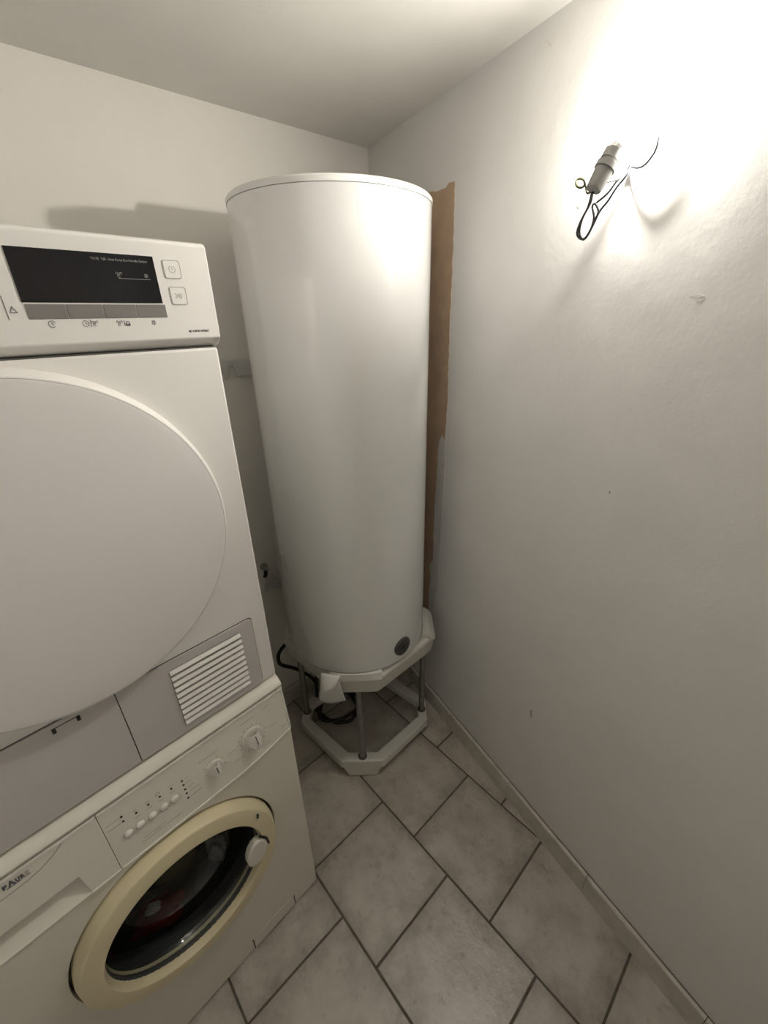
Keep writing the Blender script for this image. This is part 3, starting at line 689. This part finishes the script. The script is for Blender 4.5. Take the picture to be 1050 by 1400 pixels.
# filter flap
bm = bmesh.new(); prism(bm, [[(-0.2144, 0.0105), (-0.0794, 0.0105), (-0.0794, 0.060), (-0.2144, 0.060)]], XZ, -0.0012, 0.0); from_bm('filter_flap', bm, M_WASH, washer, bevel=0.0005)
for x in (-0.2144, -0.0794): bbox('flap_slot', x-0.0013, x+0.0013, -0.0018, 0.0002, 0.014, 0.058, M_BLACK, washer)

# laundry seen through the glass
def cloth(name, cx, cy, cz, sx, sy, sz, col, label, seed):
    rnd = random.Random(seed); bm = bmesh.new(); bmesh.ops.create_icosphere(bm, subdivisions=4, radius=1)
    ph = [rnd.uniform(0, 6.28) for _ in range(6)]
    for v in bm.verts:
        p = v.co; k = 1 + 0.16*sin(4*p.x+ph[0]+2*p.z) + 0.13*sin(6*p.y+ph[1]+3*p.x) + 0.10*sin(9*p.z+ph[2]-4*p.y) + 0.05*sin(17*p.x+13*p.y+ph[3])
        v.co = Vector((p.x*sx*k, p.y*sy*k, p.z*sz*k))
    o = from_bm(name, bm, mat('cloth_'+name+str(seed), col, 0.95, 0.15, 30, 0.2, 300), None, smooth=True, ang=180)
    o.location = W0 + XM*cx + YM*cy + UP*cz; o.rotation_euler = (0, 0, RZ); tag(o, label, 'laundry', 'laundry in the drum'); return o
cloth('garment', -0.365, 0.128, 0.266, 0.062, 0.036, 0.022, (0.24, 0.008, 0.010), 'dark red garment lying in the drum behind the glass', 1)
cloth('garment', -0.418, 0.160, 0.372, 0.034, 0.036, 0.034, (0.014, 0.020, 0.10), 'navy blue garment at the left of the drum', 2)
cloth('garment', -0.372, 0.118, 0.318, 0.018, 0.010, 0.013, (0.55, 0.55, 0.53), 'small white cloth on top of the red garment', 3)
cloth('garment', -0.205, 0.135, 0.310, 0.024, 0.024, 0.046, (0.36, 0.36, 0.35), 'grey cloth hanging at the right of the drum', 4)

# ---------------------------------------------------------------- tumble dryer on top of the washing machine
dryer = empty('tumble_dryer', W0 + UP*0.8665, RZ, 'white tumble dryer with large round door stacked on the washing machine', 'tumble dryer')
Z0 = 0.8665
YD = 0.030
def zl(z): return z - Z0
DX0, DX1 = -0.592, 0.0035
XZL = lambda u, v, d: (u, d, v-Z0)
bm = bmesh.new(); box(bm, DX0, DX1, YD, 0.60, 0.0005, zl(1.5735)); from_bm('cabinet', bm, M_DRYER, dryer, bevel=0.004, seg=3)
bm = bmesh.new(); prof = [(0.60, 1.575), (0.044, 1.575), (0.036, 1.5772), (0.0225, 1.5885), (0.0225, 1.706), (0.0245, 1.711), (0.030, 1.7135), (0.60, 1.7135)]
A = [bm.verts.new((DX0-0.002, y, zl(z))) for y, z in prof]; B = [bm.verts.new((DX1+0.0045, y, zl(z))) for y, z in prof]
bm.faces.new(A); bm.faces.new(B)
for i in range(len(prof)): bm.faces.new((A[i], A[(i+1) % len(prof)], B[(i+1) % len(prof)], B[i]))
cp = from_bm('control_panel', bm, M_DRYER, dryer, bevel=0.0015)
YF = 0.0225
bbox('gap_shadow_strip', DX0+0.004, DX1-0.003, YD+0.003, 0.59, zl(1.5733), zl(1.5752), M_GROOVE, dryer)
def dflat(nm, pts, d, m, parent=cp, bevel=0.0): return flat(nm, pts if isinstance(pts[0][0], tuple) else [pts], XZL, YF+0.0004, YF-d, m, parent, bevel)
disp = dflat('display', [(-0.2270, 1.6352), (-0.0690, 1.6352), (-0.0695, 1.6915), (-0.2270, 1.6915)], 0.0008, M_GLASSBLK)
RT = (pi/2, 0, 0)
def dtext(s, size, x, z, m=M_INK, width=None, bold=0.0, d=0.0003, parent=cp, nm='lettering'): return text(nm, s, size, (x, YF-d, zl(z)), parent, m, RT, width, 0.0001, bold)
dtext('TC/7E  7dB  Heat Pump Eco-friendly System', 0.004, -0.1440, 1.6835, M_INK_L, 0.066, 0.0, 0.0010)
dflat('display_line', [(-0.1175, 1.6635), (-0.0785, 1.6635), (-0.0785, 1.6640), (-0.1175, 1.6640)], 0.0010, M_INK_L)
for i, (a, b) in enumerate(((-0.2252, -0.1853), (-0.1847, -0.1450), (-0.1444, -0.1052), (-0.1046, -0.0664))):
    dflat('soft_key', [(a, 1.6172), (b, 1.6172), (b, 1.6334), (a, 1.6334)], 0.0008, M_KEYGREY, bevel=0.0004)
# two framed square keys
for (a, b, c, d_) in ((-0.0575, -0.0352, 1.6667, 1.6885), (-0.0556, -0.0337, 1.6338, 1.6558)):
    k = dflat('square_key', [rrect(a, b, c, d_, 0.0028)], 0.0007, M_DRYER, bevel=0.0003)
    dflat('key_outline', [rrect(a-0.0004, b+0.0004, c-0.0004, d_+0.0004, 0.0030), rrect(a+0.0005, b-0.0005, c+0.0005, d_-0.0005, 0.0026)[::-1]], 0.0009, M_INK_S)
def ring_icon(x, z, r, m=M_INK, w=0.0006, nm='icon', a0=0, a1=360, d=0.0003, extra=()):
    bm = bmesh.new(); N_ = 20
    for i in range(N_):
        a, b = radians(a0+(a1-a0)*i/N_), radians(a0+(a1-a0)*(i+1)/N_)
        prism(bm, [[(x+(r-w/2)*cos(a), z+(r-w/2)*sin(a)), (x+(r+w/2)*cos(a), z+(r+w/2)*sin(a)), (x+(r+w/2)*cos(b), z+(r+w/2)*sin(b)), (x+(r-w/2)*cos(b), z+(r-w/2)*sin(b))]], XZL, YF+0.0002, YF-d)
    for (x0, z0, x1, z1) in extra:
        L = math.hypot(x1-x0, z1-z0); nx, nz_ = -(z1-z0)/L*w/2, (x1-x0)/L*w/2
        prism(bm, [[(x+x0+nx, z+z0+nz_), (x+x1+nx, z+z1+nz_), (x+x1-nx, z+z1-nz_), (x+x0-nx, z+z0-nz_)]], XZL, YF+0.0002, YF-d)
    return from_bm(nm, bm, m, cp)
hand = ((0, 0, 0, 0.0024), (0, 0, 0.0018, -0.0008))
ring_icon(-0.2045, 1.6115, 0.0036, a0=20, a1=310, extra=hand)
ring_icon(-0.1690, 1.6113, 0.0034, extra=hand+((0.0055, -0.004, 0.0055, 0.004),))
shirt = ((-0.003, 0.003, -0.001, 0.002), (-0.001, 0.002, 0.001, 0.002), (0.001, 0.002, 0.003, 0.003), (0.003, 0.003, 0.0035, 0.0005), (-0.003, 0.003, -0.0035, 0.0005), (-0.002, 0.001, -0.002, -0.003), (-0.002, -0.003, 0.001, -0.003))
ring_icon(-0.1588, 1.6113, 0.0010, w=0.0006, extra=shirt)
ring_icon(-0.1300, 1.6110, 0.0010, w=0.0006, extra=shirt+((0.0058, -0.004, 0.0058, 0.004),))
ring_icon(-0.1200, 1.6108, 0.0020, w=0.0008, extra=((-0.0022, -0.003, 0.0022, -0.003), (-0.0022, -0.003, -0.0022, 0.0), (0.0022, -0.003, 0.0022, 0.0), (-0.0022, -0.0015, 0.0022, -0.0015)))
ring_icon(-0.0868, 1.6108, 0.0015, w=0.0006, extra=tuple((0.0012*cos(radians(a)), 0.0012*sin(radians(a)), 0.0034*cos(radians(a)), 0.0034*sin(radians(a))) for a in range(0, 360, 45)))
ring_icon(-0.1160, 1.6680, 0.0010, M_INK_L, 0.0005, extra=shirt, d=0.0011)
ring_icon(-0.0830, 1.6680, 0.0012, M_INK_L, 0.0005, extra=tuple((0.0010*cos(radians(a)), 0.0010*sin(radians(a)), 0.0028*cos(radians(a)), 0.0028*sin(radians(a))) for a in range(0, 360, 45)), d=0.0011)
ring_icon(-0.0464, 1.6776, 0.0042, M_INK_S, 0.0006, a0=115, a1=425, extra=((0, -0.001, 0, 0.0035),), d=0.0010)
ring_icon(-0.0446, 1.6448, 0.0001, M_INK_S, 0.0007, extra=((-0.0048, 0.003, -0.0008, 0), (-0.0008, 0, -0.0048, -0.003), (0.0010, -0.0034, 0.0010, 0.0034), (0.0036, -0.0034, 0.0036, 0.0034)), d=0.0010)
ring_icon(-0.2375, 1.6272, 0.0001, M_INK, 0.0006, extra=((-0.0034, -0.003, 0.0034, -0.003), (0.0034, -0.003, 0, 0.0034), (0, 0.0034, -0.0034, -0.003)))
ring_icon(-0.2438, 1.6285, 0.0001, M_INK, 0.0006, extra=((0, -0.012, 0, 0.013),))
dtext('8E 4 8/7G W566C', 0.0045, -0.0400, 1.5965, M_INK, 0.0310, 0.0001)
bm = bmesh.new(); lathe(bm, [(0, 0.030), (0.026, 0.030), (0.030, 0.026), (0.031, 0.002), (0.031, -0.0002)], 40, lambda a, b, h: (-0.300+a, YF-h, zl(1.650)+b)); from_bm('program_dial', bm, M_DRYER_DOOR, cp, smooth=True, ang=40)
# round door: bevelled rim and softly domed face
DDX, DDZ = -0.297, 1.3125
AD = lambda a, b, h: (DDX+a, YD-h, zl(DDZ)+b)
bm = bmesh.new(); lathe(bm, [(0.2555, -0.002), (0.2555, 0.003), (0.2535, 0.014), (0.2475, 0.0255), (0.2455, 0.0262), (0.2455, -0.002)], 128, AD, close=True)
dd = from_bm('door', bm, M_DRYER, dryer, smooth=True, ang=40); dd['label'] = 'large round pale grey door with white rim'
bm = bmesh.new(); lathe(bm, [(0, -0.002), (0.2450, -0.002), (0.2450, 0.0258), (0.243, 0.0268), (0.22, 0.0285), (0.15, 0.031), (0.07, 0.0325), (0, 0.033)], 128, AD); from_bm('door_face', bm, M_DRYER_DOOR, dd, smooth=True, ang=40)
# lower panels
KX0, KX1, KZ0, KZ1, KS = -0.556, -0.0312, 0.8725, 1.052, -0.2865
gx0, gx1, gz0, gz1 = -0.2015, -0.0598, 0.8885, 1.0325
bm = bmesh.new(); r0 = 0.007
sp = [(KS+0.0008, KZ0), (KX1-r0, KZ0), (KX1-r0*0.3, KZ0+r0*0.3), (KX1, KZ0+r0), (KX1, KZ1-r0), (KX1-r0*0.3, KZ1-r0*0.3), (KX1-r0, KZ1), (KS+0.0008, KZ1)]
prism(bm, [sp, [(gx0, gz0), (gx0, gz1), (gx1, gz1), (gx1, gz0)]], XZL, YD-0.0004, YD-0.0035)
svc = from_bm('service_panel', bm, M_DRYER_DOOR_SHADED, dryer, bevel=0.0008); svc['label'] = 'lower panel with slotted vent, darkened in colour for shade'
flat('panel_joint', [rrect(KX0-0.0016, KX1+0.0016, KZ0-0.0016, KZ1+0.0016, 0.008)], XZL, YD+0.0004, YD-0.0006, M_GROOVE, dryer)
flat('vent_backing', [[(gx0-0.001, gz0-0.001), (gx1+0.001, gz0-0.001), (gx1+0.001, gz1+0.001), (gx0-0.001, gz1+0.001)]], XZL, YD-0.0005, YD-0.0009, M_GROOVE, svc)
NS = 10; ph_ = (gz1-gz0)/NS; smesh = None
for i in range(NS):
    z = gz0 + ph_*(i+0.5)
    if smesh is None:
        bm = bmesh.new(); pf = [(-0.0010, -ph_*0.44), (-0.0075, -ph_*0.20), (-0.0080, -ph_*0.08), (-0.0045, ph_*0.30), (-0.0010, ph_*0.34)]
        A = [bm.verts.new((gx0+0.0006, y, zz)) for y, zz in pf]; B = [bm.verts.new((gx1-0.0006, y, zz)) for y, zz in pf]
        bm.faces.new(A); bm.faces.new(B)
        for j in range(len(pf)): bm.faces.new((A[j], A[(j+1) % len(pf)], B[(j+1) % len(pf)], B[j]))
        o = from_bm('slat', bm, M_DRYER, svc, smooth=True, ang=30); smesh = o.data
    else:
        o = bpy.data.objects.new('slat', smesh); link(o, svc)
    o.location = (0, YD+0.0002, zl(z))
fl = flat('condenser_flap', [[(KX0, KZ0), (KS-0.0008, KZ0), (KS-0.0008, KZ1), (KX0, KZ1)]], XZL, YD-0.0004, YD-0.0035, M_DRYER_DOOR_SHADED, dryer, bevel=0.0008)
for x in (-0.373, -0.3405): flat('latch_notch', [[(x-0.0025, 1.0335), (x+0.0025, 1.0335), (x+0.0025, 1.044), (x-0.0025, 1.044)]], XZL, YD-0.003, YD-0.0041, M_BLACK, fl)
flat('latch_slit', [[(-0.371, 1.0425), (-0.342, 1.0425), (-0.342, 1.044), (-0.371, 1.044)]], XZL, YD-0.003, YD-0.0040, M_GROOVE, fl)

# ---------------------------------------------------------------- bare bulb hanging by its wires on the right wall
def wp(px, py, off): return on_plane(px, py, P_R - N_R*off, N_R)
anchor = wp(862, 205, 0.0)
lamp = empty('bare_bulb_lamp', anchor, 0, 'lit bare bulb in a plastic socket hanging from loose wires on the right wall', 'lamp')
OFF = 0.055
s0, s1, bc = wp(811, 260, 0.086), wp(840, 207, 0.062), wp(878, 169, 0.036)
ax_s = (s1-s0).normalized(); ax_b = (bc-s1).normalized()
def frame_of(o, axis):
    q = axis.to_track_quat('Z', 'Y').to_matrix()
    return lambda x, y, h: (o + q @ Vector((x, y, h))) - anchor
fr = frame_of(s0, ax_s); Ls = (s1-s0).length
bm = bmesh.new(); lathe(bm, [(0, 0), (0.0125, 0), (0.0135, Ls*0.04), (0.0150, Ls*0.40), (0.0152, Ls*0.52), (0.0178, Ls*0.53), (0.0178, Ls*0.68), (0, Ls*0.68)], 28, fr); socket = from_bm('socket', bm, M_SOCK, lamp, smooth=True, ang=40)
bm = bmesh.new(); lathe(bm, [(0, Ls*0.682), (0.0140, Ls*0.682), (0.0140, Ls*0.76), (0.0158, Ls*0.77), (0.0158, Ls*1.0), (0.0125, Ls*1.0), (0, Ls*0.96)], 28, fr); from_bm('socket_ring', bm, M_SOCK, socket, smooth=True, ang=40)
fb = frame_of(s1, ax_b); Lb = (bc-s1).length
bm = bmesh.new(); lathe(bm, [(0.0115, -0.006), (0.012, 0.002), (0.0118, 0.008)], 24, fb); from_bm('bulb_cap', bm, M_STEEL, lamp, smooth=True)
RB = 0.029
prof = [(0.0115, 0.004), (0.013, Lb*0.25), (0.019, Lb*0.50), (0.0255, Lb*0.75)] + [(RB*cos(radians(a)), Lb+RB*sin(radians(a))) for a in (-8, 8, 24, 40, 56, 72, 82)] + [(0, Lb+RB)]
bm = bmesh.new(); lathe(bm, prof, 32, fb); blb = from_bm('bulb', bm, M_BULBGLASS, lamp, smooth=True, ang=80); blb['label'] = 'clear glass bulb'
# the glowing filament: a flattened emitter, shaped to throw less glare on the wall, on two support wires
fc = s1 + ax_b*(Lb*0.98); e3 = N_R; e1 = (ax_b - e3*ax_b.dot(e3)).normalized(); e2 = e3.cross(e1).normalized()
bm = bmesh.new(); bmesh.ops.create_icosphere(bm, subdivisions=3, radius=1)
for v in bm.verts: v.co = (fc - anchor) + e1*(v.co.x*0.011) + e2*(v.co.y*0.014) + e3*(v.co.z*0.0016)
fil = from_bm('filament', bm, M_BULB, blb, smooth=True, ang=180)
for sgn in (-1, 1):
    wire('filament_support', [s1 - anchor + e2*0.003*sgn, s1 + ax_b*(Lb*0.5) - anchor + e2*0.004*sgn, fc - anchor + e2*0.010*sgn - e1*0.006], 0.0005, M_STEEL, blb, 6, 4)
def W(px, py, off): return wp(px, py, off if off < 0.03 else 0.03 + (off-0.03)*2.9) - anchor
wire('wire', [W(870.5, 206, 0.0), W(862, 218, 0.014), W(855, 233, 0.024), W(846, 244, 0.032), W(831, 249, 0.040), W(816, 258, 0.046), W(810.4, 263, 0.048)], 0.0021, M_WIRE_G, lamp)
wire('wire', [W(871, 205, 0.0), W(866, 217, 0.010), W(858, 237, 0.016), W(843, 256.5, 0.020), W(831, 275, 0.022), W(820, 289, 0.023), W(809.6, 310, 0.024), W(800.5, 325, 0.025), W(793, 326, 0.026), W(789, 319, 0.027), W(793, 305, 0.029), W(803.5, 284, 0.036), W(809, 265, 0.047)], 0.0021, M_WIRE_B, lamp)
wire('wire', [W(810.5, 263, 0.048), W(806.6, 279, 0.040), W(796.5, 298, 0.032), W(792, 317, 0.028), W(797.4, 327.5, 0.027), W(806.6, 316, 0.027), W(812, 298, 0.028), W(809.8, 282.5, 0.030), W(814, 279, 0.032), W(818, 289, 0.031), W(813, 302, 0.029)], 0.0021, M_WIRE_G, lamp)
wire('wire', [W(869, 207, 0.0), W(862, 222, 0.010), W(853, 238, 0.018), W(843, 248, 0.024), W(831, 264, 0.028), W(817, 276, 0.031), W(813, 279, 0.032)], 0.0021, M_WIRE_G, lamp)
wire('wire', [W(868, 207, 0.0), W(862, 222, 0.005), W(864.5, 227.5, 0.010), W(873.6, 229, 0.018), W(883, 224, 0.023), W(895, 207.7, 0.024), W(899.5, 191, 0.024), W(898, 181, 0.022)], 0.0024, M_WIRE_G, lamp)
coil = [W(809, 262, 0.047), W(803, 264, 0.045), W(801, 256, 0.043)]
for k in range(22):
    a = -0.6 + k*0.62; coil.append(W(793.5+6.2*cos(a), 250.5+6.2*sin(a), 0.045-0.0007*k))
wire('earth_wire', coil, 0.0019, M_WIRE_E, lamp)
